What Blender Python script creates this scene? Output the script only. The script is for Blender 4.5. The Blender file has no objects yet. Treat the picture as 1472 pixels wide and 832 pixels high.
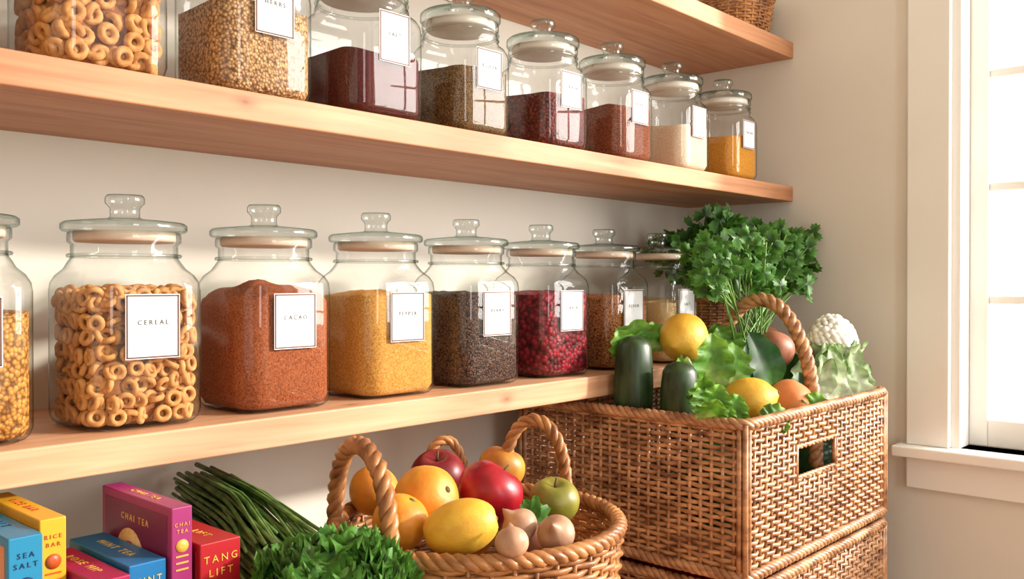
import bpy, math, random
from mathutils import Vector, Matrix, noise
random.seed(7)
E=1.195
CT=-.50
D=bpy.data; S=bpy.context.scene
S.view_settings.view_transform='Standard'
def col(o):
    S.collection.objects.link(o); return o
def empty(name,loc=(0,0,0)):
    o=D.objects.new(name,None); o.location=loc; o.empty_display_size=.02; return col(o)
def mesh(name,v,f,mat=None,parent=None,loc=(0,0,0),smooth=True,attr=None,mats=None,midx=None):
    m=D.meshes.new(name); m.from_pydata([tuple(p) for p in v],[],f)
    if smooth: m.polygons.foreach_set('use_smooth',[True]*len(m.polygons))
    if mats:
        for q in mats: m.materials.append(q)
        if midx: m.polygons.foreach_set('material_index',midx)
    elif mat: m.materials.append(mat)
    if attr:
        a=m.attributes.new('leaf_t','FLOAT','POINT'); a.data.foreach_set('value',attr)
    m.update()
    return obj(name,m,parent,loc)
def obj(name,m,parent=None,loc=(0,0,0)):
    o=D.objects.new(name,m); o.location=loc
    if parent: o.parent=parent
    return col(o)
# ---------- materials
def srgb(r,g,b):
    f=lambda c:(c/255/12.92 if c/255<=.04045 else ((c/255+.055)/1.055)**2.4)
    return (f(r),f(g),f(b),1)
def base(name,rough=.5,spec=.5):
    m=D.materials.new(name); m.use_nodes=True
    n=m.node_tree.nodes; l=m.node_tree.links; p=n['Principled BSDF']
    p.inputs['Roughness'].default_value=rough
    p.inputs['Specular IOR Level'].default_value=spec
    return m,n,l,p
def ramp(n,stops):
    r=n.new('ShaderNodeValToRGB'); e=r.color_ramp.elements
    while len(e)<len(stops): e.new(.5)
    for i,(t,c) in enumerate(stops): e[i].position=t; e[i].color=c
    return r
def noisy(name,c1,c2,scale=20,rough=.5,bump=0,bscale=None,detail=4,spec=.5,stretch=(1,1,1),tex='noise',coat=0,lo=.3,hi=.7,bd=.002):
    m,n,l,p=base(name,rough,spec)
    tc=n.new('ShaderNodeTexCoord'); mp=n.new('ShaderNodeMapping'); mp.inputs['Scale'].default_value=stretch
    l.new(tc.outputs['Object'],mp.inputs['Vector'])
    if tex=='noise':
        t=n.new('ShaderNodeTexNoise'); t.inputs['Scale'].default_value=scale; t.inputs['Detail'].default_value=detail; out=t.outputs['Fac']
    else:
        t=n.new('ShaderNodeTexVoronoi'); t.inputs['Scale'].default_value=scale; out=t.outputs['Distance']
    l.new(mp.outputs[0],t.inputs['Vector'])
    if tex=='grain':
        sep=n.new('ShaderNodeSeparateColor'); l.new(t.outputs['Color'],sep.inputs[0])
        r=ramp(n,[(0,c1),(1,c2)]); l.new(sep.outputs[0],r.inputs[0])
        r2=ramp(n,[(.35,(1,1,1,1)),(.75,(.3,.25,.22,1))]); l.new(t.outputs['Distance'],r2.inputs[0])
        mx=n.new('ShaderNodeMix'); mx.data_type='RGBA'; mx.blend_type='MULTIPLY'; mx.inputs[0].default_value=1
        l.new(r.outputs[0],mx.inputs[6]); l.new(r2.outputs[0],mx.inputs[7]); l.new(mx.outputs[2],p.inputs['Base Color'])
        b=n.new('ShaderNodeBump'); b.invert=True; b.inputs['Strength'].default_value=bump; b.inputs['Distance'].default_value=bd
        l.new(t.outputs['Distance'],b.inputs['Height']); l.new(b.outputs[0],p.inputs['Normal'])
        return m
    r=ramp(n,[(lo,c1),(hi,c2)]); l.new(out,r.inputs[0]); l.new(r.outputs[0],p.inputs['Base Color'])
    if bump:
        t2=n.new('ShaderNodeTexNoise'); t2.inputs['Scale'].default_value=bscale or scale; t2.inputs['Detail'].default_value=3
        l.new(mp.outputs[0],t2.inputs['Vector'])
        b=n.new('ShaderNodeBump'); b.inputs['Strength'].default_value=bump; b.inputs['Distance'].default_value=bd
        l.new(t2.outputs[0],b.inputs['Height']); l.new(b.outputs[0],p.inputs['Normal'])
    if coat: p.inputs['Coat Weight'].default_value=coat; p.inputs['Coat Roughness'].default_value=.15
    return m
def flat(name,c,rough=.5,spec=.5):
    m,n,l,p=base(name,rough,spec)
    t=n.new('ShaderNodeTexNoise'); t.inputs['Scale'].default_value=30
    r=ramp(n,[(.3,tuple(x*.93 for x in c[:3])+(1,)),(.7,c)]); l.new(t.outputs['Fac'],r.inputs[0]); l.new(r.outputs[0],p.inputs['Base Color'])
    return m
def wood(name,c1,c2,c3,knots=()):
    m,n,l,p=base(name,.5,.35)
    tc=n.new('ShaderNodeTexCoord'); mp=n.new('ShaderNodeMapping'); mp.inputs['Scale'].default_value=(1.2,16,22)
    l.new(tc.outputs['Object'],mp.inputs[0])
    t=n.new('ShaderNodeTexNoise'); t.inputs['Scale'].default_value=2.2; t.inputs['Detail'].default_value=8; t.inputs['Distortion'].default_value=1.2
    l.new(mp.outputs[0],t.inputs['Vector'])
    r=ramp(n,[(.28,c1),(.5,c2),(.72,c3)]); l.new(t.outputs['Fac'],r.inputs[0]); last=r.outputs[0]
    for k in knots:
        vd=n.new('ShaderNodeVectorMath'); vd.operation='DISTANCE'
        ms=n.new('ShaderNodeMapping'); ms.inputs['Scale'].default_value=(.5,1,1)
        l.new(tc.outputs['Object'],ms.inputs[0]); l.new(ms.outputs[0],vd.inputs[0]); vd.inputs[1].default_value=(k[0]*.5,k[1],k[2])
        kr=ramp(n,[(0,(.45,.38,.34,1)),(.003,(.68,.6,.55,1)),(.006,(.88,.84,.8,1)),(.012,(1,1,1,1))]); l.new(vd.outputs['Value'],kr.inputs[0])
        mx=n.new('ShaderNodeMix'); mx.data_type='RGBA'; mx.blend_type='MULTIPLY'; mx.inputs[0].default_value=1
        l.new(last,mx.inputs[6]); l.new(kr.outputs[0],mx.inputs[7]); last=mx.outputs[2]
    l.new(last,p.inputs['Base Color'])
    b=n.new('ShaderNodeBump'); b.inputs['Strength'].default_value=.15; b.inputs['Distance'].default_value=.001
    l.new(t.outputs['Fac'],b.inputs['Height']); l.new(b.outputs[0],p.inputs['Normal'])
    return m
def glass(name,tint=(.96,.968,.963),edge=(.34,.39,.37),f0=.032,fm=.052):
    m=D.materials.new(name); m.use_nodes=True; n=m.node_tree.nodes; l=m.node_tree.links
    n.remove(n['Principled BSDF']); out=n['Material Output']
    lw=n.new('ShaderNodeLayerWeight'); lw.inputs['Blend'].default_value=.5
    rc=ramp(n,[(0,tint+(1,)),(.6,tint+(1,)),(.93,edge+(1,))]); l.new(lw.outputs['Facing'],rc.inputs[0])
    tr=n.new('ShaderNodeBsdfTransparent'); l.new(rc.outputs[0],tr.inputs[0])
    gl=n.new('ShaderNodeBsdfGlossy'); gl.inputs['Roughness'].default_value=.03; gl.inputs[0].default_value=(1,1,1,1)
    rf=ramp(n,[(0,(f0,)*3+(1,)),(.5,(fm,)*3+(1,)),(.8,(.16,)*3+(1,)),(1,(.5,)*3+(1,))]); l.new(lw.outputs['Facing'],rf.inputs[0])
    mx=n.new('ShaderNodeMixShader'); l.new(rf.outputs[0],mx.inputs[0]); l.new(tr.outputs[0],mx.inputs[1]); l.new(gl.outputs[0],mx.inputs[2])
    l.new(mx.outputs[0],out.inputs[0]); return m
def leafmat(name,c0,c1,c2,t0=.0,t1=.35,t2=.8):
    m,n,l,p=base(name,.45,.35)
    a=n.new('ShaderNodeAttribute'); a.attribute_name='leaf_t'
    r=ramp(n,[(t0,c0),(t1,c1),(t2,c2)]); l.new(a.outputs['Fac'],r.inputs[0])
    t=n.new('ShaderNodeTexNoise'); t.inputs['Scale'].default_value=60; tc=n.new('ShaderNodeTexCoord'); l.new(tc.outputs['Object'],t.inputs['Vector'])
    r2=ramp(n,[(.3,(.55,.55,.5,1)),(.7,(1.15,1.15,1,1))]); l.new(t.outputs['Fac'],r2.inputs[0])
    mx=n.new('ShaderNodeMix'); mx.data_type='RGBA'; mx.blend_type='MULTIPLY'; mx.inputs[0].default_value=1
    l.new(r.outputs[0],mx.inputs[6]); l.new(r2.outputs[0],mx.inputs[7]); l.new(mx.outputs[2],p.inputs['Base Color'])
    tl=n.new('ShaderNodeBsdfTranslucent'); l.new(mx.outputs[2],tl.inputs[0])
    ms=n.new('ShaderNodeMixShader'); ms.inputs[0].default_value=.3
    l.new(p.outputs[0],ms.inputs[1]); l.new(tl.outputs[0],ms.inputs[2]); l.new(ms.outputs[0],n['Material Output'].inputs[0])
    return m
M={}
M['wall']=noisy('wall_paint',srgb(221,214,203),srgb(225,219,209),3,.8,.05,300,spec=.2)
M['trim']=noisy('trim_paint',srgb(234,231,226),srgb(239,236,231),3,.45,spec=.3)
M['floor']=wood('floor_oak',srgb(150,105,70),srgb(175,125,85),srgb(190,140,100))
M['ceil']=flat('ceiling_paint',srgb(240,238,232),.9)
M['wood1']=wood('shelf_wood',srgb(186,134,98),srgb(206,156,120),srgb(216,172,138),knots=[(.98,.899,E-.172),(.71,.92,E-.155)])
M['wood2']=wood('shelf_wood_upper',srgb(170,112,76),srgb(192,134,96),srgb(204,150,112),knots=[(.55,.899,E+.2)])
M['glass']=glass('clear_glass')
M['glassedge']=glass('lid_glass',(.91,.935,.925),(.2,.34,.29),.06,.11)
M['seal']=noisy('seal_wood',srgb(206,180,160),srgb(222,200,182),30,.6,stretch=(1,1,6))
M['sealw']=noisy('seal_pale_wood',srgb(214,206,196),srgb(230,222,212),30,.6,stretch=(1,1,6))
M['label']=flat('label_paper',srgb(234,235,240),.6)
M['lborder']=flat('label_border',srgb(104,66,48),.6)
M['ink']=flat('ink',srgb(50,46,46),.6)
def powder(nm,a,b): return noisy(nm,a,b,420,.9,.7,700,detail=3,spec=.12,bd=.0015)
def grain(nm,a,b,sc=260,bd=.002): return noisy(nm,a,b,sc,.6,.9,tex='grain',spec=.25,bd=bd)
M['cereal']=noisy('cereal',srgb(184,122,66),srgb(222,168,108),120,.75,.4,600,bd=.001,spec=.2)
M['cerealcore']=noisy('cereal_core',srgb(120,72,36),srgb(170,110,62),150,.9)
M['oatgold']=grain('golden_grain',srgb(178,116,44),srgb(216,156,76),230)
M['cocoa']=powder('cinnamon_powder',srgb(118,56,30),srgb(176,100,62))
M['must']=powder('mustard_powder',srgb(172,112,40),srgb(220,168,90))
M['pepper']=grain('black_pepper',srgb(38,24,20),srgb(120,84,68),360)
M['berry']=grain('dried_berry',srgb(96,14,24),srgb(164,34,50),130,.004)
M['orangegr']=grain('orange_grain',srgb(158,92,48),srgb(200,136,84),420)
M['cream']=powder('cream_flour',srgb(204,166,112),srgb(228,196,148))
M['oats']=grain('oats',srgb(172,122,76),srgb(228,184,132),280)
M['darkred']=powder('dark_cocoa',srgb(56,18,14),srgb(98,38,32))
M['olive']=grain('ground_coriander',srgb(106,74,32),srgb(156,116,62),500)
M['redpep']=grain('red_peppercorn',srgb(78,18,14),srgb(136,48,36),250)
M['rust']=grain('paprika',srgb(138,66,34),srgb(182,100,60),600)
M['beige']=powder('beige_flour',srgb(200,170,142),srgb(226,202,178))
M['turm']=powder('turmeric',srgb(186,116,30),srgb(220,156,60))
M['wick']=noisy('wicker',srgb(116,68,36),srgb(212,158,112),26,.36,.3,200,stretch=(1,1,3),spec=.65,bd=.001)
M['wick2']=noisy('wicker_golden',srgb(120,70,34),srgb(202,140,84),30,.4,.3,200,spec=.5,bd=.001)
# ---------- geometry helpers
def box(name,x0,x1,y0,y1,z0,z1,mat,parent=None,bev=0):
    v=[(x,y,z) for x in(x0,x1) for y in(y0,y1) for z in(z0,z1)]
    f=[(0,1,3,2),(4,6,7,5),(0,4,5,1),(2,3,7,6),(0,2,6,4),(1,5,7,3)]
    o=mesh(name,v,f,mat,parent,smooth=False)
    if bev:
        b=o.modifiers.new('b','BEVEL'); b.width=bev; b.segments=3
    return o
def rsq(h,r,n=7):
    r=min(r,h); c=h-r; pts=[]
    for q in range(4):
        cx=c*(1,-1,-1,1)[q]; cy=c*(1,1,-1,-1)[q]
        for i in range(n+1):
            a=math.pi/2*(q+i/n); pts.append((cx+r*math.cos(a),cy+r*math.sin(a)))
    return pts
def loft(rings,capb=True,capt=True):
    v=[];f=[];n=len(rings[0])
    for R in rings: v+=R
    for k in range(len(rings)-1):
        for i in range(n):
            j=(i+1)%n; f.append((k*n+i,k*n+j,(k+1)*n+j,(k+1)*n+i))
    if capb: f.append(tuple(reversed(range(n))))
    if capt: f.append(tuple(range((len(rings)-1)*n,len(rings)*n)))
    return v,f
def sqloft(prof,**k): return loft([[(x,y,z) for x,y in rsq(h,r)] for z,h,r in prof],**k)
def lathe(prof,n=32,cap=True):
    return loft([[(r*math.cos(2*math.pi*i/n),r*math.sin(2*math.pi*i/n),z) for i in range(n)] for r,z in prof],cap,cap)
class MB:
    def __init__(s): s.v=[];s.f=[];s.a=[];s.m=[]
    def add(s,v,f,mi=0,a=None):
        o=len(s.v); s.v+=[tuple(p) for p in v]; s.f+=[tuple(i+o for i in q) for q in f]; s.m+=[mi]*len(f)
        s.a+=(a if a else [0]*len(v))
    def build(s,name,mats,parent=None,loc=(0,0,0),attr=False,smooth=True):
        return mesh(name,s.v,s.f,None,parent,loc,smooth,s.a if attr else None,mats,s.m)
def tube(pts,r,sides=6,closed=False,rz=None,radf=None):
    pts=[Vector(p) for p in pts]; n=len(pts); v=[];f=[]
    prev=None
    for i,p in enumerate(pts):
        if closed: t=pts[(i+1)%n]-pts[i-1]
        else: t=pts[min(i+1,n-1)]-pts[max(i-1,0)]
        if t.length<1e-9: t=Vector((0,0,1))
        t.normalize()
        if rz is not None: s=t.cross(Vector((0,0,1))).normalized()
        else:
            if prev is None:
                up=Vector((0,0,1)) if abs(t.z)<.9 else Vector((1,0,0)); s=t.cross(up).normalized()
            else: s=(prev-t*prev.dot(t)); s=s.normalized() if s.length>1e-6 else t.orthogonal().normalized()
        prev=s; u=s.cross(t).normalized(); k=radf(i/(n-1)) if radf else 1
        for j in range(sides):
            a=2*math.pi*j/sides
            v.append(p+s*(r*k*math.cos(a))+u*((rz or r)*k*math.sin(a)))
    for i in range(n if closed else n-1):
        for j in range(sides):
            a=i*sides+j;b=i*sides+(j+1)%sides; i2=(i+1)%n
            f.append((a,b,i2*sides+(j+1)%sides,i2*sides+j))
    if not closed:
        f.append(tuple(reversed(range(sides)))); f.append(tuple(range((n-1)*sides,n*sides)))
    return v,f
def resample(pts,n):
    pts=[Vector(p) for p in pts]; L=[0]
    for a,b in zip(pts,pts[1:]): L.append(L[-1]+(b-a).length)
    out=[];k=0
    for i in range(n):
        d=L[-1]*i/(n-1)
        while k<len(L)-2 and L[k+1]<d: k+=1
        out.append(pts[k].lerp(pts[k+1],(d-L[k])/max(1e-9,L[k+1]-L[k])))
    return out
def rope(mb,path,R=.006,r=.0055,strands=3,pitch=.05,closed=False,mi=0,n=None):
    pts=[Vector(p) for p in path]
    if closed: pts=pts+[pts[0]]
    L=sum((b-a).length for a,b in zip(pts,pts[1:]))
    n=n or max(12,int(L/.006)); pts=resample(pts,n)
    turns=L/pitch
    if closed: turns=round(turns)
    fr=[];prev=None
    for i,p in enumerate(pts):
        t=(pts[min(i+1,n-1)]-pts[max(i-1,0)]).normalized()
        if closed: s=t.cross(Vector((0,0,1))).normalized()
        elif prev is None: s=t.orthogonal().normalized()
        else: s=(prev-t*prev.dot(t)).normalized()
        prev=s; fr.append((p,s,t.cross(s)))
    for k in range(strands):
        q=[p+(s*math.cos(a)+u*math.sin(a))*R for i,(p,s,u) in enumerate(fr) for a in [2*math.pi*(k/strands+turns*i/(n-1))]]
        if closed: q=q[:-1]
        v,f=tube(q,r,6,closed); mb.add(v,f,mi)
# ---------- room
XR=1.928; YB=1.172
box('wall_back',-2.2,XR+.15,YB,YB+.12,0,2.6,M['wall'])
WZ0,WZ1,WY0,WY1=E-.33,E+1.27,-1.45,.56
w=empty('wall_right')
box('wall_below',XR,XR+.15,-2.4,YB,0,WZ0,M['wall'],w); box('wall_above',XR,XR+.15,-2.4,YB,WZ1,2.6,M['wall'],w)
box('wall_far',XR,XR+.15,WY1,YB,WZ0,WZ1,M['wall'],w); box('wall_near',XR,XR+.15,-2.4,WY0,WZ0,WZ1,M['wall'],w)
box('wall_left',-2.32,-2.2,-2.4,YB+.12,0,2.6,M['wall'])
box('floor',-2.32,XR+.15,-2.4,YB+.12,-.1,0,M['floor'])
box('ceiling',-2.32,XR+.15,-1.9,YB+.12,2.6,2.7,M['ceil'])
w=empty('window_1'); T=M['trim']
x0=XR-.02
box('casing_far',x0,XR,WY1+.004,WY1+.086,WZ0,WZ1+.08,T,w,.003); box('casing_near',x0,XR,WY0-.086,WY0-.004,WZ0,WZ1+.08,T,w,.003)
box('casing_top',x0-.004,XR,WY0-.1,WY1+.1,WZ1,WZ1+.09,T,w,.003)
box('sill',XR-.055,XR+.06,WY0-.11,WY1+.104,WZ0-.022,WZ0,T,w,.004)
box('apron',x0,XR,WY0-.086,WY1+.086,WZ0-.088,WZ0-.022,T,w,.003)
xs0,xs1=XR+.055,XR+.09
box('jamb_far',XR-.005,XR+.15,WY1-.012,WY1+.004,WZ0,WZ1,T,w); box('jamb_near',XR-.005,XR+.15,WY0-.004,WY0+.012,WZ0,WZ1,T,w)
box('stile_far',xs0,xs1,WY1-.047,WY1-.012,WZ0,WZ1,T,w,.003); box('stile_near',xs0,xs1,WY0+.012,WY0+.047,WZ0,WZ1,T,w,.003)
box('rail_bottom',xs0,xs1,WY0+.047,WY1-.047,WZ0,WZ0+.055,T,w,.003); box('rail_top',xs0,xs1,WY0+.047,WY1-.047,WZ1-.045,WZ1,T,w,.003)
box('sill_outer',XR+.06,XR+.15,WY0,WY1,WZ0-.03,WZ0+.004,T,w)
for k,h in enumerate((-.036,.19,.416,.642,.868,1.094)):
    box('muntin_h%d'%k,xs0+.005,xs1-.005,WY0+.047,WY1-.047,E+h-.008,E+h+.008,T,w,.002)
for k,y in enumerate((.12,-.29,-.70,-1.08)):
    box('muntin_v%d'%k,xs0+.007,xs1-.007,y-.009,y+.009,WZ0+.05,WZ1-.04,T,w,.002)
box('baseboard_right',XR-.014,XR,-2.4,YB,0,.11,T)
box('floating_shelf',-1.2,XR,.899,YB,E-.19,E-.155,M['wood1'],bev=.002)
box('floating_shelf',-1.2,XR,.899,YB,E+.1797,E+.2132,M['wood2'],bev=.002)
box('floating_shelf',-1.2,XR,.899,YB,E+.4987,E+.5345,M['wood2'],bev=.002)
c=empty('base_cabinet')
box('countertop',-1.2,1.185,.46,YB,E+CT-.035,E+CT,M['wood1'],c,.003)
for k,x in enumerate((-1.19,-.4,.38,1.15)): box('side_panel_%d'%k,x,x+.03,.5,YB,0,E+CT-.035,M['trim'],c)
box('cabinet_shelf',-1.16,1.15,.52,YB,.33,.36,M['trim'],c)
# ---------- jars
def text_mesh(s,size):
    cu=D.curves.new('t','FONT'); cu.body=s; cu.size=size; cu.align_x='CENTER'; cu.align_y='CENTER'; cu.extrude=.0002
    cu.resolution_u=2; cu.space_character=1.5
    o=D.objects.new('t',cu); col(o); bpy.context.view_layer.update()
    m=D.meshes.new_from_object(o.evaluated_get(bpy.context.evaluated_depsgraph_get()))
    D.objects.remove(o); return m
def jar_meshes(tag,h,H,rc,disc_r,neck_r,seal,thick,sh):
    prof=[(.0,h-.014,rc*.75),(.002,h-.006,rc*.9),(.006,h-.002,rc),(.014,h,rc),(H-.012,h,rc),(H-.003,h-.001,rc),(H+.005,h-.004,rc+.003),(H+.012,h-.009,rc+.009),
          (H+.018,neck_r+.003,neck_r),(H+.024,neck_r,neck_r),(H+sh-.006,neck_r,neck_r),(H+sh-.003,neck_r+.0035,neck_r+.0035),(H+sh+.006,neck_r+.0035,neck_r+.0035),(H+sh+.008,neck_r+.001,neck_r+.001)]
    v,f=sqloft(prof,capt=False)
    body=D.meshes.new(tag+'_body'); body.from_pydata(v,[],f); body.materials.append(M['glass'])
    z=H+sh+.0085
    v,f=lathe([(.001,z),(disc_r-.002,z),(disc_r,z+.002),(disc_r,z+thick),(disc_r-.003,z+thick+.0025),(disc_r*.6,z+thick+.005),(.019,z+thick+.007),(.0155,z+thick+.009),(.0155,z+thick+.018),(.0175,z+thick+.021),(.0205,z+thick+.024),(.0205,z+thick+.030),(.0185,z+thick+.033),(.001,z+thick+.0335)],40)
    lid=D.meshes.new(tag+'_lid'); lid.from_pydata(v,[],f); lid.materials.append(M['glassedge'])
    zs_=H+sh-.003
    v,f=lathe([(.001,zs_),(neck_r-.0045,zs_),(neck_r-.0025,zs_+.002),(neck_r-.0025,z-.0005),(.001,z-.0005)],40)
    sl=D.meshes.new(tag+'_seal'); sl.from_pydata(v,[],f); sl.materials.append(seal)
    circ=[( (neck_r+.002)*math.cos(t*2*math.pi/48),(neck_r+.002)*math.sin(t*2*math.pi/48),H+.026) for t in range(48)]
    v,f=tube(circ,.0022,6,True,rz=.0022)
    ring=D.meshes.new(tag+'_ring'); ring.from_pydata(v,[],f); ring.materials.append(M['glassedge'])
    for m in (body,lid,sl,ring): m.polygons.foreach_set('use_smooth',[len(p.vertices)<6 for p in m.polygons])
    return body,lid,sl,ring
JA=jar_meshes('mid',.066,.157,.030,.065,.055,M['seal'],.0075,.044)
JB=jar_meshes('top',.060,.126,.030,.060,.054,M['sealw'],.011,.036)
JC=jar_meshes('topbig',.066,.132,.032,.066,.059,M['sealw'],.011,.036)
def contents(h,rc,fill,heap,seed,rough=.0015):
    h-=.0035; rc-=.002
    rings=[[(x,y,z) for x,y in rsq(hh,rr)] for z,hh,rr in [(.003,h-.014,rc*.7),(.006,h-.004,rc*.9),(.014,h,rc)]]
    R=rsq(h,rc)
    dome=.024 if heap>.015 else 0
    def top(x,y,fr):
        return fill+dome*(math.cos(x/h*1.5)-.45)+(heap*.5 if dome else heap)*(1-fr*fr)*(.7+.6*noise.noise(Vector((x*25+seed,y*25,seed))))+rough*noise.noise(Vector((x*180,y*180,seed)))+.006*noise.noise(Vector((x*18,y*18,seed*3)))
    for z in (.04,.08): rings.append([(x,y,z) for x,y in R])
    for fr in (1,.93,.84,.72,.6,.48,.36,.24,.12,.02):
        rings.append([(x*fr,y*fr,top(x*fr,y*fr,fr)) for x,y in R])
    return loft(rings)
def cereal(h,rc,fill,R,r,seed):
    rnd=random.Random(seed); mb=MB(); v,f=contents(h-.012,rc*.8,fill-.012,.004,seed); mb.add(v,f,1)
    def torus(c,nrm,R,r):
        nrm=nrm.normalized(); a=nrm.orthogonal().normalized(); b=nrm.cross(a); P=[];F=[];n1,n2=14,7
        for i in range(n1):
            t=2*math.pi*i/n1; d=a*math.cos(t)+b*math.sin(t)
            for j in range(n2):
                s=2*math.pi*j/n2; P.append(c+d*(R+r*math.cos(s))+nrm*(r*math.sin(s)*1.1))
        for i in range(n1):
            for j in range(n2): F.append((i*n2+j,((i+1)%n1)*n2+j,((i+1)%n1)*n2+(j+1)%n2,i*n2+(j+1)%n2))
        mb.add(P,F,0)
    o=R+r; hi=h-.0045; st=2*o*.86
    per=rsq(hi,rc-.003,8); per3=[Vector((x,y,0)) for x,y in per]; per3.append(per3[0]); L=sum((b-a).length for a,b in zip(per3,per3[1:]))
    nz=int((fill-.004)/st)+1; nn=int(L/st); P=resample(per3,nn+1)
    for layer in range(2):
        for k in range(nz+1):
            for i in range(nn):
                p=P[i].lerp(P[i+1],rnd.random()*.6+(.5 if k%2 else 0)*1.0)
                tx=(P[i+1]-P[i]).normalized(); out=Vector((tx.y,-tx.x,0))
                tilt=rnd.uniform(0,.9) if rnd.random()<.7 else rnd.uniform(.9,1.5)
                ax=Matrix.Rotation(rnd.uniform(0,6.28),3,out)@tx
                nr=Matrix.Rotation(tilt,3,ax)@out
                z=.004+o*.8+k*st+rnd.uniform(-.2,.2)*st
                z=min(max(z,.004+o),fill+rnd.uniform(-.004,.004))
                off=(r+abs(math.sin(tilt))*R)+layer*.007
                torus(Vector((p.x,p.y,z))-out*off,nr,R*rnd.uniform(.9,1.05),r)
    for i in range(int((2*h/st)**2*1.6)):
        x=rnd.uniform(-1,1)*(h-.02);y=rnd.uniform(-1,1)*(h-.02)
        torus(Vector((x,y,fill+rnd.uniform(-.004,.006))),Vector((rnd.uniform(-.6,.6),rnd.uniform(-.6,.6),1)),R,r)
    return mb
words=['OATS','CEREAL','CUMIN','SPICE','CACAO','PEPPER','BERRY','GRAIN','FLOUR','SALT','HERBS','MAIZE']
def label(parent,h,zc,w,ht,word):
    y=-h-.0008
    box('label_paper',-w/2,w/2,y-.0004,y,zc-ht/2,zc+ht/2,M['label'],parent)
    b=.0015; yy=y-.0009; q_=.0010
    mb=MB(); W2=w/2-q_; H2=ht/2-q_
    for (a0,a1,b0,b1) in ((-W2,W2,zc+H2-b,zc+H2),(-W2,W2,zc-H2,zc-H2+b),(-W2,-W2+b,zc-H2,zc+H2),(W2-b,W2,zc-H2,zc+H2)):
        v=[(x,q,z) for x in(a0,a1) for q in(yy,y) for z in(b0,b1)]
        mb.add(v,[(0,1,3,2),(4,6,7,5),(0,4,5,1),(2,3,7,6),(0,2,6,4),(1,5,7,3)])
    mb.build('label_border',[M['lborder']],parent,smooth=False)
    m=text_mesh(word,.0072); m.materials.clear(); m.materials.append(M['ink'])
    o=obj('label_text',m,parent,(0,y-.0006,zc+.004)); o.rotation_euler=(math.pi/2,0,0)
def jar(x,y,z,J,h,rc,kind,mat,fill,heap,lz,lw,lh,word,seed,rough=.0015):
    e=empty('glass_storage_jar',(x,y,z+.0003)); e.rotation_euler=(0,0,random.uniform(-.02,.02))
    for nm,m in zip(('glass_body','glass_lid','lid_seal','neck_ring'),J): obj(nm,m,e)
    if kind=='cereal': cereal(h,rc,fill,*mat,seed).build('cereal_rings',[M['cereal'],M['cerealcore']],e)
    else:
        v,f=contents(h,rc,fill,heap,seed,rough); mesh('contents',v,f,M[mat],e)
    if lw: label(e,h,lz,lw,lh,word)
    return e
zm=E-.155
mid=[(-.076,'orangegr',.115,.01),(.101,'must',.13,.01),(.278,'oatgold',.125,.004),(.4546,None,.140,0),(.630,'cocoa',.136,.022),(.808,'must',.136,.008),(.985,'pepper',.136,.004),(1.162,'berry',.136,.003),(1.339,'orangegr',.128,.006),(1.516,'cream',.116,.004)]
for i,(x,mt,fl,hp) in enumerate(mid):
    if mt is None: jar(x,.988,zm,JA,.066,.030,'cereal',(.0068,.0031),fl,0,.108,.059,.068,'CEREAL',11)
    else: jar(x,.988,zm,JA,.066,.030,'c',mt,fl,hp,.108,.059,.066,words[i],i+1,.003 if mt in('pepper','berry','must') else .0018)
zt=E+.2132
top=[(.232,'turm',.09),(.4095,None,.10),(.593,'oats',.105),(.772,'darkred',.083),(.952,'olive',.094),(1.142,'redpep',.086),(1.335,'rust',.092),(1.535,'beige',.086),(1.735,'turm',.088)]
for i,(x,mt,fl) in enumerate(top):
    big=i<4; J=JC if big else JB; h=.066 if big else .060; rc=.032 if big else .030
    y=.899+h+.008
    if mt is None: jar(x,y,zt,J,h,rc,'cereal',(.0075,.0040),fl,0,.108,.056,.064,'CEREAL',5)
    else: jar(x,y,zt,J,h,rc,'c',mt,fl,.004,.103 if big else .093,.052,.066 if big else .058,words[-i],i+20)
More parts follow.
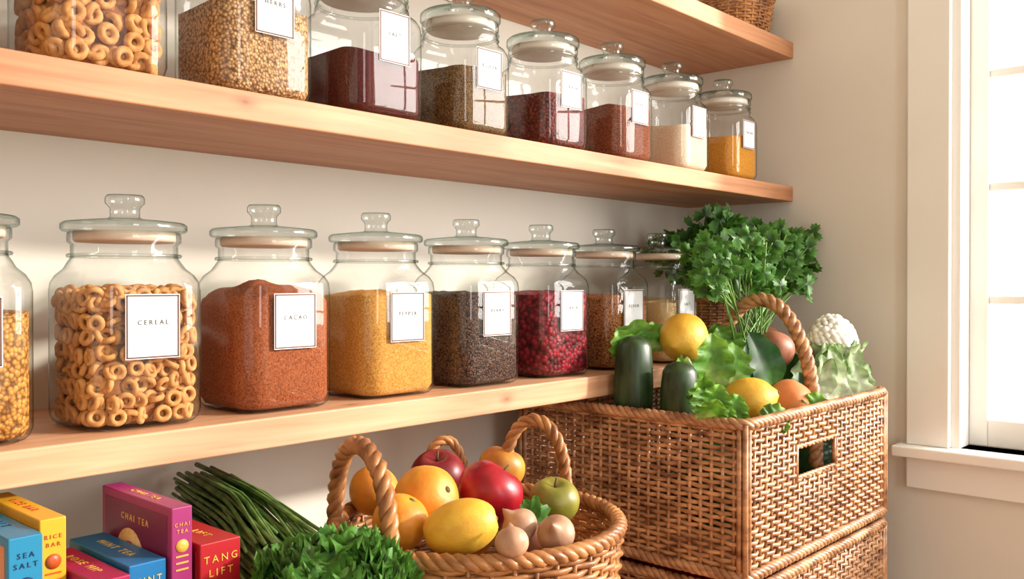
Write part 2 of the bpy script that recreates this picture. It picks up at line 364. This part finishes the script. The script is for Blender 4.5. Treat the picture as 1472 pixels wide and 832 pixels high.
# ---------- wicker
def rrect(cx,cy,hx,hy,r,n):
    pts=[]
    for q in range(4):
        sx=(1,-1,-1,1)[q]; sy=(1,1,-1,-1)[q]
        for i in range(7):
            a=math.pi/2*(q+i/6); pts.append(Vector((cx+sx*(hx-r)+r*math.cos(a),cy+sy*(hy-r)+r*math.sin(a),0)))
    pts.append(pts[0].copy()); P=resample(pts,n+1)[:-1]; N=[]
    for i in range(n):
        t=P[(i+1)%n]-P[i-1]; t.normalize(); N.append(Vector((t.y,-t.x,0)))
    return P,N
def weave_box(hx,hy,H,name,rowsp=.0088,hole=None):
    mb=MB(); ns=2*int((hx+hy)*4/.019/2); n=ns*2
    P,N=rrect(0,0,hx,hy,.018,n); rows=int((H-.012)/rowsp)
    for k in range(rows):
        z=.010+k*rowsp; pts=[]
        zo=random.uniform(-.0005,.0005)
        for i in range(n):
            a=.0036*(1 if (i//2+k)%2 else -1) if i%2==0 else 0
            pts.append(P[i]+N[i]*a+Vector((0,0,z+zo+random.uniform(-.0005,.0005))))
        if hole and hole[2]<z<hole[3]:
            idx=[i for i in range(n) if P[i].y<-hy+.01 and hole[0]<P[i].x<hole[1]]
            st=max(idx)+1; pts=[pts[(st+j)%n] for j in range(n-len(idx))]
            v,f=tube(pts,.0025,6,False,rz=.0035)
        else: v,f=tube(pts,.0025,6,True,rz=.0035)
        mb.add(v,f)
    for i in range(0,n,2):
        segs=[(0,H)]
        if hole and P[i].y<-hy+.01 and hole[0]<P[i].x<hole[1]: segs=[(0,hole[2]),(hole[3],H)]
        for a,b in segs:
            v,f=tube([P[i]+Vector((0,0,a)),P[i]+Vector((0,0,b))],.0030,6); mb.add(v,f)
    for z,o in ((H,.0),(.006,0)):
        P2,_=rrect(0,0,hx+.002,hy+.002,.02,160); rope(mb,[p+Vector((0,0,z)) for p in P2],.0045,.0055,3,.04,True)
    for sx in(-1,1):
        for sy in(-1,1):
            for q in range(3):
                c=Vector((sx*(hx-.003),sy*(hy-.003),0))+Vector((sx*(.004 if q!=1 else -.006),sy*(.004 if q!=2 else -.006),0))
                v,f=tube([c+Vector((0,0,.004)),c+Vector((0,0,H))],.0042,7); mb.add(v,f)
    if hole:
        y=-hy-.001; a,b,c,d=hole[0]-.004,hole[1]+.004,hole[2],hole[3]
        rope(mb,[(a,y,c),(b,y,c)],.002,.003,2,.03); rope(mb,[(a,y,d),(b,y,d)],.002,.003,2,.03)
        for x in(a,b): v,f=tube([(x,y,c-.004),(x,y,d+.004)],.004,6); mb.add(v,f)
    v=[(sx*(hx-.006),sy*(hy-.006),z) for sx in(-1,1) for sy in(-1,1) for z in(.003,.009)]
    mb.add(v,[(0,1,3,2),(4,6,7,5),(0,4,5,1),(2,3,7,6),(0,2,6,4),(1,5,7,3)])
    m=D.meshes.new(name); m.from_pydata(mb.v,[],mb.f); m.polygons.foreach_set('use_smooth',[True]*len(m.polygons)); m.materials.append(M['wick']); return m
bx0,bx1,by0,by1=1.212,1.768,.638,1.075
bcx,bcy=(bx0+bx1)/2,(by0+by1)/2; BH=.232
wm=weave_box((bx1-bx0)/2,(by1-by0)/2,BH,'wicker_body',hole=(1.384-bcx,1.524-bcx,BH-.105,BH-.055))
zs=[E-.21-BH-.25*k for k in range(4)]
baskets=[]
for z in zs:
    e=empty('rectangular_wicker_basket',(bcx,bcy,max(z,.003))); obj('wicker_body',wm,e); baskets.append(e)
mb=MB(); A=[]
for i in range(41):
    t=math.pi*i/40; A.append((1.535-bcx,.778-bcy-.106*math.cos(t),.12+.29*math.sin(t)**.75))
rope(mb,A,.0068,.007,3,.05)
mb.build('arched_handle',[M['wick']],baskets[0])
def weave_round(rb,rt,H,name,sp=.0062,N=44,rr=.0032):
    mb=MB(); rows=int(H/sp); n=N*2
    rad=lambda z: rb+(rt-rb)*math.sin(min(1,z/H)*math.pi/2)**.9
    for k in range(rows):
        z=.006+k*sp; pts=[]
        for i in range(n):
            a=2*math.pi*i/n; R=rad(z)+(.0034*(1 if (i//2+k)%2 else -1) if i%2==0 else 0)
            pts.append((R*math.cos(a),R*math.sin(a),z+random.uniform(-.0004,.0004)))
        v,f=tube(pts,rr*.8,6,True,rz=rr); mb.add(v,f)
    for i in range(0,n,2):
        a=2*math.pi*i/n
        v,f=tube([(rad(H*q/8)*math.cos(a),rad(H*q/8)*math.sin(a),H*q/8) for q in range(9)],.0026,6); mb.add(v,f)
    rope(mb,[(rt*math.cos(2*math.pi*i/90),rt*math.sin(2*math.pi*i/90),H) for i in range(90)],.0045,.0052,3,.04,True)
    v,f=lathe([(.001,.002),(rb-.002,.002),(rb-.002,.007),(.001,.007)],40); mb.add(v,f)
    return mb
RC=Vector((.752,.735)); rt=.163; RH=-.276-CT
e=empty('round_wicker_basket',(RC.x,RC.y,E+CT))
mb=weave_round(.105,rt,RH,'b',sp=.0072,rr=.0034)
rgt=Vector((.672,-.741,0)); fwd=Vector((.741,.672,0))
def handle(mb,a0,a1,peak,R=.0075,tilt=0):
    p0=rgt*math.cos(math.radians(a0))*rt+fwd*math.sin(math.radians(a0))*rt
    p1=rgt*math.cos(math.radians(a1))*rt+fwd*math.sin(math.radians(a1))*rt
    p0=p0*1.01;p1=p1*1.01; c=(p0+p1)/2; pts=[]
    for i in range(37):
        t=math.pi*(i/36); s=math.cos(t); z=RH-.03+(peak+.03)*max(0,math.sin(t))**.62
        q=c+(p0-c)*s; q=q+c.normalized()*tilt*math.sin(t); pts.append((q.x,q.y,z))
    rope(mb,pts,R*.85,R*.9,3,.045)
handle(mb,183,240,.10,.0062)
handle(mb,80,48,.095,.0052); handle(mb,118,98,.066,.0042)
mb.build('woven_body',[M['wick2']],e)
e=empty('small_wicker_basket',(1.838,.99,E+.5348)); mb=weave_round(.06,.076,.09,'s',N=26); mb.build('woven_body',[M['wick2']],e)
# ---------- produce
def sphere_prof(fn,n=20,seg=28):
    rings=[]
    for k in range(n+1):
        th=math.pi*(k+.02)/(n+.04); r,z=fn(th); rings.append([(r*math.cos(2*math.pi*i/seg),r*math.sin(2*math.pi*i/seg),z) for i in range(seg)])
    return loft(rings)
def fruit(name,loc,R,mat,kind='apple',rot=(0,0,0),stem=True,sc=(1,1,1)):
    if kind=='apple':
        fn=lambda t:(R*math.sin(t)*(1+.06*math.cos(t)), R*.93*math.cos(t) - .32*R*math.exp(-(math.sin(t)/.3)**2)*(1 if math.cos(t)>0 else -.6))
    elif kind=='lemon':
        fn=lambda t:(R*.92*math.sin(t)**1.0, R*1.05*math.cos(t)+ .16*R*math.exp(-(math.sin(t)/.22)**2)*(1 if math.cos(t)>0 else -1))
    elif kind=='onion':
        fn=lambda t:(R*math.sin(t), R*.85*math.cos(t)+(.5*R*math.exp(-(math.sin(t)/.22)**2) if math.cos(t)>0 else -.02*R))
    else: fn=lambda t:(R*math.sin(t)*(1+.05*math.cos(t)),R*math.cos(t)-.08*R*math.exp(-(math.sin(t)/.25)**2)*(1 if math.cos(t)>0 else -1))
    v,f=sphere_prof(fn)
    v=[(x*(1+.05*noise.noise(Vector((x,y,z))*30)),y*(1+.05*noise.noise(Vector((y,z,x))*30)),z) for x,y,z in v]
    e=empty(name,loc); e.rotation_euler=rot; e.scale=sc
    mesh('flesh',v,f,M[mat],e)
    if kind=='apple' and stem:
        v,f=tube([(0,0,R*.55),(.001,0,R*.75),(.003,0,R*.98)],.0016,6); mesh('stem',v,f,M['stem'],e)
    elif stem and kind!='onion':
        v,f=lathe([(.001,R*.88),(.004,R*.9),(.004,R*.93),(.001,R*.97)] if kind!='lemon' else [(.001,R*1.15),(.0035,R*1.16),(.0035,R*1.2),(.001,R*1.22)],8); mesh('stem_scar',v,f,M['stem'],e)
    return e
M['stem']=flat('stem_brown',srgb(100,80,45),.8)
def skin(nm,a,b,sc=8,rough=.46,bump=.2,bs=200,coat=.0,**k): return noisy(nm,a,b,sc,rough,bump,bs,coat=coat,bd=.001,**k)
M['yel']=skin('lemon_skin',srgb(212,154,36),srgb(228,184,66),40,.5,.5)
M['mango']=skin('mango_skin',srgb(210,122,30),srgb(230,166,50),30,.5,.4)
M['orange']=skin('orange_yellow',srgb(200,118,28),srgb(222,156,50),30,.5,.5)
M['red']=skin('red_apple',srgb(130,6,24),srgb(188,24,42),30,.34,.08)
M['redd']=skin('dark_red_apple',srgb(96,8,22),srgb(144,26,38),30,.38,.08)
M['ygreen']=skin('green_apple',srgb(110,112,34),srgb(158,146,56),30,.4,.08)
M['ora2']=skin('blush_apple',srgb(180,92,36),srgb(206,160,56),26,.42,.08)
M['peach']=skin('peach_skin',srgb(208,118,66),srgb(226,156,94),22,.6,.1)
M['shal']=skin('shallot_skin',srgb(146,100,76),srgb(200,158,128),40,.5,.3,stretch=(1,1,.2))
M['potato']=skin('onion_skin',srgb(138,80,58),srgb(184,122,94),30,.45,.1)
M['caul']=skin('cauliflower_curd',srgb(232,228,216),srgb(248,246,240),60,.7,.5,300)
M['zuke']=skin('zucchini_skin',srgb(14,32,14),srgb(48,74,34),90,.4,.15,stretch=(1,1,.25))
M['kale']=leafmat('kale_leaf',srgb(120,160,80),srgb(60,110,40),srgb(98,156,62))
M['pars']=leafmat('parsley_leaf',srgb(58,100,34),srgb(42,86,30),srgb(84,136,54))
M['lett']=leafmat('lettuce_leaf',srgb(180,206,120),srgb(90,146,42),srgb(130,182,68))
M['spin']=leafmat('spinach_leaf',srgb(90,140,60),srgb(28,74,24),srgb(44,98,32))
M['bok']=leafmat('bok_choy_leaf',srgb(238,240,230),srgb(208,220,192),srgb(96,142,54),0,.5,.9)
M['stm']=noisy('green_stem',srgb(74,112,46),srgb(122,158,76),40,.45)
M['asp']=noisy('asparagus',srgb(64,100,44),srgb(120,154,80),50,.5)
def leaf(mb,o,d,up,L,W,ruf=.2,rf=5,lob=.0,curl=.4,nu=14,nv=8,seed=0,stem=0):
    d=Vector(d).normalized(); up=Vector(up); s=d.cross(up).normalized(); up=s.cross(d).normalized(); o=Vector(o)
    P=[];A=[];F=[]; ph=seed*1.7
    p=o.copy(); dd=d.copy()
    for i in range(nu+1):
        t=i/nu
        wt=W*(math.sin(math.pi*(min(1,max(0,(t-stem)/(1-stem)))**.75))**.7 if t>stem else 0)+.0025
        wt*=1+lob*abs(math.sin(t*math.pi*5+ph))
        uu=s.cross(dd).normalized()
        for j in range(nv+1):
            q=(j/nv-.5)*2
            z=ruf*W*(q*q)*math.sin(rf*2*math.pi*t+q*2+ph*(1 if q>0 else 2))+abs(q)*W*.25
            P.append(p+s*(q*wt)+uu*(z*min(1,wt/W*1.5))); A.append(t*.6+.4*abs(q)*t)
        ang=-curl/nu; dd=(Matrix.Rotation(ang,3,s)@dd).normalized(); p=p+dd*(L/nu)
    for i in range(nu):
        for j in range(nv): a=i*(nv+1)+j; F.append((a,a+1,a+nv+2,a+nv+1))
    mb.add(P,F,0,A)
def fan(mb,c,nrm,d,R,rnd):
    nrm=Vector(nrm).normalized(); d=Vector(d); d=(d-nrm*d.dot(nrm)); d=d.normalized() if d.length>1e-4 else nrm.orthogonal().normalized(); s=nrm.cross(d); c=Vector(c)
    P=[c];A=[.1];F=[];n=30; ph=rnd.random()
    for ring,fr in ((0,.5),(1,1)):
        for i in range(n):
            a=-math.pi*.88+2*math.pi*.88*i/(n-1)
            r=R*(.34+.66*abs(math.cos(a*1.5))**.9)*(1+.11*(1 if i%2 else -1)*ring)*fr
            P.append(c+d*(r*math.cos(a))+s*(r*math.sin(a))+nrm*(R*(.12*math.sin(a*4+ph*6)*fr-.15*fr*fr))); A.append(fr*.8+.2*rnd.random())
    for i in range(n-1):
        F.append((0,1+i,2+i)); F.append((1+i,1+n+i,2+n+i,2+i))
    mb.add(P,F,0,A)
def zuke(loc,L,R,rot):
    e=empty('zucchini',loc); e.rotation_euler=rot
    prof=[(R*.3,0),(R*.7,.004),(R*.92,.014),(R,.03),(R*1.02,L*.4),(R*.96,L*.7),(R*.88,L*.88),(R*.7,L*.96),(R*.4,L),(R*.05,L+.002)]
    v,f=lathe(prof,24); v=[(x*(1+.02*math.cos(5*math.atan2(y,x))),y*(1+.02*math.cos(5*math.atan2(y,x))),z) for x,y,z in v]
    mesh('flesh',v,f,M['zuke'],e)
def pt(px,py,y):
    u=(px-736)/1304; dx=.741+.672*u; dy=.672-.741*u; w_=y/dy; return Vector((dx*w_,y,E-(py-405)/1304*w_))
zuke((1.248,.861,E-.225),.134,.032,(0,.03,0)); zuke((1.274,.788,E-.245),.115,.031,(.05,-.08,0))
for nm,px,py,y,R,mt,kd,rot in (('lemon',983,485,.835,.045,'yel','lemon',(.3,1.3,.5)),('lemon',1076,578,.715,.044,'yel','lemon',(1.2,.3,.2)),
    ('peach',1136,577,.70,.038,'peach','ball',(.4,.4,0)),('onion',1114,503,.80,.037,'potato','ball',(.2,.3,0)),('onion',1098,490,.862,.034,'potato','ball',(.2,.3,0))):
    fruit(nm,pt(px,py,y),R,mt,kd,rot)
rnd=random.Random(21)
cp=pt(1196,492,.735); e=empty('cauliflower',cp); mb=MB()
uvs=sphere_prof(lambda t:(math.sin(t),math.cos(t)),7,10)
for i in range(150):
    z=1-1.6*(i+.5)/150; a=i*2.39996; r=math.sqrt(max(0,1-z*z))
    c=Vector((r*math.cos(a)*.046,r*math.sin(a)*.042,z*.038+.012*max(0,z)**3)); q=rnd.uniform(.006,.0095)
    mb.add([c+Vector(p)*q for p in uvs[0]],uvs[1])
mb.add([Vector(p)*.037 for p in uvs[0]],uvs[1])
mb.build('curd',[M['caul']],e); mb=MB()
for i in range(9):
    a=i*.7+.2; d=Vector((math.cos(a),math.sin(a),.7))
    leaf(mb,(math.cos(a)*.02,math.sin(a)*.02,-.055),d,(-math.cos(a),-math.sin(a),.8),.075,.022,.25,3,.1,-.5,seed=i)
mb.build('wrapper_leaves',[M['bok']],e,attr=True)
def cabbage(x,y,z,R,k):
    e=empty('cabbage',(x,y,z)); mb=MB(); v,f=sphere_prof(lambda t:(R*.86*math.sin(t),R*.86*math.cos(t)),12,20); mb.add(v,f,0,[.5]*len(v))
    for i in range(9):
        a=i*2.4+k; o=Vector((math.cos(a)*R*.35,math.sin(a)*R*.35,-R*.85))
        leaf(mb,o,Vector((math.cos(a)*.8,math.sin(a)*.8,.8)),(-math.cos(a),-math.sin(a),.8),R*2.1,R*.62,.12,4,.0,-1.7,seed=i)
    mb.build('leaves',[M['spin']],e,attr=True)
for k,(x,y,z,R) in enumerate(((1.31,.745,E-.335,.08),(1.47,.75,E-.335,.08),(1.64,.75,E-.335,.08))): cabbage(x,y,z,R,k)
rnd=random.Random(3)
e=empty('lettuce_leaves'); mb=MB()
for px,py,y,d,up,L,W in ((1022,560,.77,(-.1,-.2,1),(-.6,-.8,.2),.095,.032),(1005,580,.73,(-.3,-.4,.6),(-.5,-.7,.6),.05,.022),(1045,555,.78,(.4,-.1,.8),(-.4,-.8,.4),.085,.032),
     (1000,530,.79,(-.85,-.2,.15),(-.3,-.6,.9),.06,.022),(1015,603,.70,(-.2,-.5,.5),(-.5,-.8,.4),.04,.022),(1032,612,.69,(.2,-.4,.6),(-.5,-.8,.4),.035,.02),
     (1045,605,.695,(.2,-.4,.8),(-.5,-.8,.4),.045,.022),(1020,592,.70,(0,-.5,.9),(-.5,-.8,.4),.045,.022),(1100,615,.66,(.5,-.4,.5),(-.4,-.8,.5),.05,.022),(1160,600,.665,(.3,-.4,.7),(-.4,-.8,.5),.05,.022),
     (1050,520,.83,(-.2,.1,1),(-.6,-.8,.3),.07,.03),(1035,500,.85,(.3,0,1),(-.6,-.8,.3),.05,.026),
     (1015,600,.71,(0,0,1),(-.6,-.8,.2),.05,.022),(925,512,.882,(-.2,0,1),(-.5,-.8,.2),.065,.032),(912,512,.886,(-.6,0,.8),(-.5,-.8,.2),.06,.03),(940,505,.88,(.3,0,1),(-.5,-.8,.2),.055,.028),(900,515,.88,(-.4,-.1,1),(-.5,-.8,.2),.05,.024)):
    leaf(mb,pt(px,py,y),d,up,L,W,.28,4,.1,.5,seed=rnd.random()*9)
mb.build('leaves',[M['lett']],e,attr=True)
e=empty('spinach_leaves'); mb=MB()
for px,py,y,d,up,L,W in ((1110,560,.76,(-.35,.0,.8),(-.5,-.8,.4),.115,.036),(1075,560,.8,(.15,0,.9),(-.6,-.8,.4),.10,.034),(1140,560,.78,(.3,0,.9),(-.6,-.8,.4),.08,.03),(1150,590,.72,(0,-.1,.9),(-.6,-.8,.4),.07,.028)):
    leaf(mb,pt(px,py,y),d,up,L,W,.08,3,0,.5,seed=rnd.random()*9)
mb.build('leaves',[M['spin']],e,attr=True)
e=empty('bok_choy'); mb=MB()
for i in range(26):
    x=rnd.uniform(1.60,1.745); y=rnd.uniform(.66,.75)
    d=Vector((rnd.uniform(-.1,1.0),rnd.uniform(-.4,.2),rnd.uniform(.8,1)))
    leaf(mb,(x,y,E-.25),d,(-.6,-.8,.3),rnd.uniform(.08,.15),rnd.uniform(.018,.030),.35,3,.15,rnd.uniform(-.2,.7),seed=i,nu=18)
mb.build('leaves',[M['bok']],e,attr=True)
# parsley
px_,py_=1.715,1.0
e=empty('potted_parsley',(px_,py_,E-.1545)); mb=weave_round(.03,.048,.118,'p',N=16); mb.build('woven_pot',[M['wick2']],e)
v,f=lathe([(.001,.09),(.040,.09),(.040,.104),(.001,.106)],20); mesh('soil',v,f,M['cerealcore'],e)
st=MB(); lf=MB(); rnd=random.Random(9)
def sprig(b,tgt,nl,sp,R0,R1,nb):
    m_=b.lerp(tgt,.5)+Vector((0,0,.02)); pts=[b.lerp(m_,t)*(1-t)+m_.lerp(tgt,t)*t for t in (0,.2,.4,.6,.8,1)]
    v,f=tube(pts,.0016,5); st.add(v,f)
    for k in range(nl):
        c=tgt+Vector((rnd.uniform(-1,1),rnd.uniform(-1,1),rnd.uniform(-1,.8)))*sp
        c.x=min(c.x,.185); c.y=min(c.y,.145); c.z=min(c.z,.296)
        v,f=tube([pts[-2],c],.0009,4); st.add(v,f)
        out=nb+Vector((rnd.uniform(-1,1),rnd.uniform(-1,1),rnd.uniform(-1,1)))*.75
        fan(lf,c,out,(c-b)+Vector((rnd.uniform(-1,1),rnd.uniform(-1,1),rnd.uniform(-1,.3)))*.12,rnd.uniform(R0,R1),rnd)
for i in range(72):
    a=rnd.uniform(0,6.28); rr=rnd.random()**.5
    b=Vector((.022*rnd.uniform(-1,1),.022*rnd.uniform(-1,1),.10))
    tgt=Vector((.01+.15*rr*math.cos(a),-.045+.145*rr*math.sin(a),.205+.08*rnd.random()*(1-.3*rr)+.02*(1-rr)))
    tgt.z-= .07*rr*rnd.random(); tgt.x=min(tgt.x,.168)
    sprig(b,tgt,3,.026,.020,.031,Vector((-.5,-.6,.5)))
O=Vector((px_,py_,E-.1545))
for i in range(58):
    b=pt(1080+rnd.uniform(-22,22),505,.84+rnd.uniform(-.02,.02))-O
    tgt=pt(1092+rnd.uniform(-85,92),rnd.uniform(335,412),.82+rnd.uniform(-.05,.05))-O
    sprig(b,tgt,2 if i%3 else 3,.018,.018,.029,Vector((-.6,-.7,.4)))
st.build('stems',[M['stm']],e); lf.build('leaves',[M['pars']],e,attr=True)
# round basket fruit
for nm,px,py,y,R,mt,kd,rot in (
  ('orange',537,706,.86,.030,'orange','ball',(.5,.2,0)),('mango',612,718,.75,.037,'mango','ball',(1.1,.3,0)),('mango',662,758,.665,.028,'yel','ball',(0,1.35,-.75)),
  ('red_apple',704,709,.72,.039,'red','apple',(.3,.5,0)),('red_apple',630,684,.86,.036,'redd','apple',(.2,-.3,0)),('yellow_apple',721,673,.83,.032,'ora2','apple',(.1,.4,0)),
  ('green_apple',797,721,.68,.030,'ygreen','apple',(.2,-.2,0)),('shallot',747,757,.645,.020,'shal','onion',(-.5,-.6,0)),('shallot',736,780,.60,.017,'shal','onion',(-.6,.6,0)),('shallot',800,768,.605,.020,'shal','onion',(.4,-.9,0)),
  ('mango',575,752,.73,.030,'mango','ball',(.4,.3,0)),('orange',672,762,.77,.034,'orange','ball',(.4,.3,0)),('onion',760,768,.70,.030,'potato','ball',(.4,.3,0))):
    s=(1,1,1)
    if (px,py)==(662,758): s=(1,1,1.45)
    fruit(nm,pt(px,py,y),R,mt,kd,rot,sc=s)
e=empty('herb_sprig'); mb=MB(); rnd=random.Random(2)
for i in range(16):
    leaf(mb,pt(768,748,.65),(rnd.uniform(-1,1),rnd.uniform(-.6,.3),rnd.uniform(-.1,1)),(-.5,-.7,.4),rnd.uniform(.015,.028),.0035,.2,3,0,.5,nu=6,nv=4,seed=i)
mb.build('leaves',[M['kale']],e,attr=True)
# ---------- greens at left
e=empty('asparagus_bunch'); mb=MB(); rnd=random.Random(5)
for i in range(380):
    z=rnd.random()**.8; wx=.050*(1-.3*z); q=rnd.uniform(-wx,wx)
    zz=E+CT+.012+z*.235
    y0=1.12+rnd.uniform(-.05,.03); y1=.80+rnd.uniform(-.03,.03); dx=rnd.uniform(-.014,.014)
    pts=[(.606+q*.9,y0,zz+.006),(.578+q,(y0+y1)/2,zz+rnd.uniform(0,.008)),(.535+q+dx,y1,zz-.010)]
    v,f=tube(resample(pts,10),rnd.uniform(.0020,.0034),6,radf=lambda t:1-.25*t); mb.add(v,f)
mb.build('stalks',[M['asp']],e)
e=empty('curly_kale'); mb=MB(); KX,KY,KZ=.512,.69,.026
for i in range(60):
    a=rnd.uniform(0,6.28); el=rnd.uniform(.05,1.4)
    d=Vector((math.cos(a)*math.cos(el),math.sin(a)*math.cos(el),math.sin(el)))
    o=Vector((KX,KY,E-.375+KZ)); L=.052+.045*math.sin(el)
    leaf(mb,o+d*.03,d,(-d.y*.3,-.3,1) if el<1 else (-.6,-.7,.2),L,.020,.6,6,.3,.9,nu=18,nv=8,seed=i,stem=.15)
for i in range(90):
    a=rnd.uniform(0,6.28); rr=rnd.random()**.5*.054
    c=Vector((KX+rr*math.cos(a),KY+rr*math.sin(a),E-.268+KZ-rr*.5+rnd.uniform(-.02,.008)))
    leaf(mb,c,(math.cos(a),math.sin(a),rnd.uniform(-.2,.8)),(0,-.2,1),.026,.013,.8,4,.5,.9,nu=12,nv=8,seed=i)
for i in range(26):
    a=rnd.uniform(0,6.28); b=Vector((KX+.02*math.cos(a),KY+.02*math.sin(a),E+CT+.004))
    v,f=tube([b,(KX+.03*math.cos(a),KY+.03*math.sin(a),E-.34)],.004,6); mb.add(v,f,0,[.05]*len(v))
mb.build('leaves',[M['kale']],e,attr=True)
# ---------- boxes
def carton(x0,x1,y0,y1,z1,c,c2,word,tcol):
    z0=E+CT+.0003; e=empty('tea_box',((x0+x1)/2,(y0+y1)/2,z0)); hx=(x1-x0)/2-.0005; hy=(y1-y0)/2; H=z1-z0
    m1=flat('carton_'+word.replace(' ','_').lower(),c,.4)
    box('carton',-hx,hx,-hy,hy,0,H,m1,e,.0012)
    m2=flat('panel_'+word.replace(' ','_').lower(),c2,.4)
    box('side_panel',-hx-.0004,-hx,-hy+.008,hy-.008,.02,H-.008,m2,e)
    v,f=lathe([(.001,0),(.028,0),(.028,.0005),(.001,.0005)],24); o=mesh('side_emblem',v,f,M['cream'],e,(-hx-.0004,.01,H-.06)); o.rotation_euler=(0,-math.pi/2,0)
    v,f=lathe([(.001,0),(.018,0),(.018,.0005),(.001,.0005)],24); o=mesh('side_emblem_inner',v,f,m1,e,(-hx-.0008,.01,H-.062)); o.rotation_euler=(0,-math.pi/2,0)
    tm=flat('print_'+word.replace(' ','_').lower(),tcol,.4)
    ws=word.split(' '); sz=min(.013,hx*2*.95/max(len(q) for q in ws))
    zz=H-.016
    for s in ws:
        m=text_mesh(s,sz); m.materials.clear(); m.materials.append(tm)
        o=obj('spine_print',m,e,(0,-hy-.0004,zz)); o.rotation_euler=(math.pi/2,0,0); zz-=sz*1.3
    v,f=lathe([(.001,0),(hx*.6,0),(hx*.6,.0005),(.001,.0005)],20); o=mesh('spine_emblem',v,f,tm,e,(0,-hy-.0001,zz-hx*.7)); o.rotation_euler=(math.pi/2,0,0)
    for k in range(3): box('spine_line_%d'%k,-hx*.6,hx*.6,-hy-.0005,-hy,zz-hx*1.7-.006*k,zz-hx*1.7-.006*k+.0015,tm,e)
    m=text_mesh(word,min(.011,hx*.9)); m.materials.clear(); m.materials.append(tm)
    o=obj('top_print',m,e,(0,0,H+.0003)); o.rotation_euler=(0,0,-math.pi/2)
    o=obj('side_print',m,e,(-hx-.0006,0,H-.022)); o.rotation_euler=(math.pi/2,0,-math.pi/2)
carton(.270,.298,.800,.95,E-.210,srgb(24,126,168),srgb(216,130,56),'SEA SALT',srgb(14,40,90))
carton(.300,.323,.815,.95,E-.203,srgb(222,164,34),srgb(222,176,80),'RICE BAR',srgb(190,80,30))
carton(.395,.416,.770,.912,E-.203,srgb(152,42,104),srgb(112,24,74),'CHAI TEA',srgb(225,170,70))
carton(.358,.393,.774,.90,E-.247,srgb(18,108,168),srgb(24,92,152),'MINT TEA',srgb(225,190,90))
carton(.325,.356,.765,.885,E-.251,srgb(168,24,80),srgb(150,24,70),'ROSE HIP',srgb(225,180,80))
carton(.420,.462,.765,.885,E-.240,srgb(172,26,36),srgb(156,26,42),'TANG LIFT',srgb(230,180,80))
e=empty('red_carton',(bcx,bcy,zs[1]+.0105))
for k in range(3): box('carton_%d'%k,-.2+.14*k,-.08+.14*k,-.19,.1,0,.18,flat('red_card%d'%k,srgb(180,20+20*k,46),.4),e,.002)
# ---------- world & lights
W=D.worlds.new('World'); S.world=W; W.use_nodes=True; n=W.node_tree.nodes; l=W.node_tree.links
tc=n.new('ShaderNodeTexCoord'); sp=n.new('ShaderNodeSeparateXYZ'); l.new(tc.outputs['Generated'],sp.inputs[0])
mr=n.new('ShaderNodeMapRange'); mr.inputs[1].default_value=-.4; mr.inputs[2].default_value=.3; l.new(sp.outputs['Z'],mr.inputs[0])
r=ramp(n,[(0,(.42,.52,.33,1)),(.45,(.60,.64,.54,1)),(.62,(.72,.715,.70,1))]); l.new(mr.outputs[0],r.inputs[0])
bg=n['Background']; l.new(r.outputs[0],bg.inputs[0])
mb_=n.new('ShaderNodeMapRange'); mb_.inputs[1].default_value=.0; mb_.inputs[2].default_value=.5; mb_.inputs[3].default_value=.54; mb_.inputs[4].default_value=3.0
l.new(sp.outputs['X'],mb_.inputs[0]); l.new(mb_.outputs[0],bg.inputs[1])
def area(name,loc,tgt,size,power,colr,sy=None):
    L=D.lights.new(name,'AREA'); L.size=size; L.energy=power; L.color=colr
    if sy: L.shape='RECTANGLE'; L.size_y=sy
    o=D.objects.new(name,L); o.location=loc; o.rotation_euler=(Vector(tgt)-Vector(loc)).to_track_quat('-Z','Y').to_euler(); col(o)
area('front_fill_light',(.2,-1.9,1.7),(1.3,.9,1.2),.5,16,(1,.98,.95),1.5)  # added fill strip for tall highlights on the jars; no window at the front
area('window_daylight',(XR+.30,-.45,E+.30),(1.35,.64,E-.30),1.0,44,(1,.96,.90),1.0)
sun=D.lights.new('sun','SUN'); sun.energy=5.6; sun.angle=math.radians(4); sun.color=(1,.92,.81)
o=D.objects.new('sun',sun); o.rotation_euler=Vector((-.62,.68,-.36)).to_track_quat('-Z','Y').to_euler(); col(o)
# ---------- camera
cam=D.cameras.new('camera'); cam.sensor_width=36; cam.lens=1304/1472*36; cam.clip_start=.02
co=D.objects.new('camera',cam); co.location=(0,0,E)
co.rotation_euler=(math.radians(90-.48),0,math.radians(-47.8)); col(co); S.camera=co
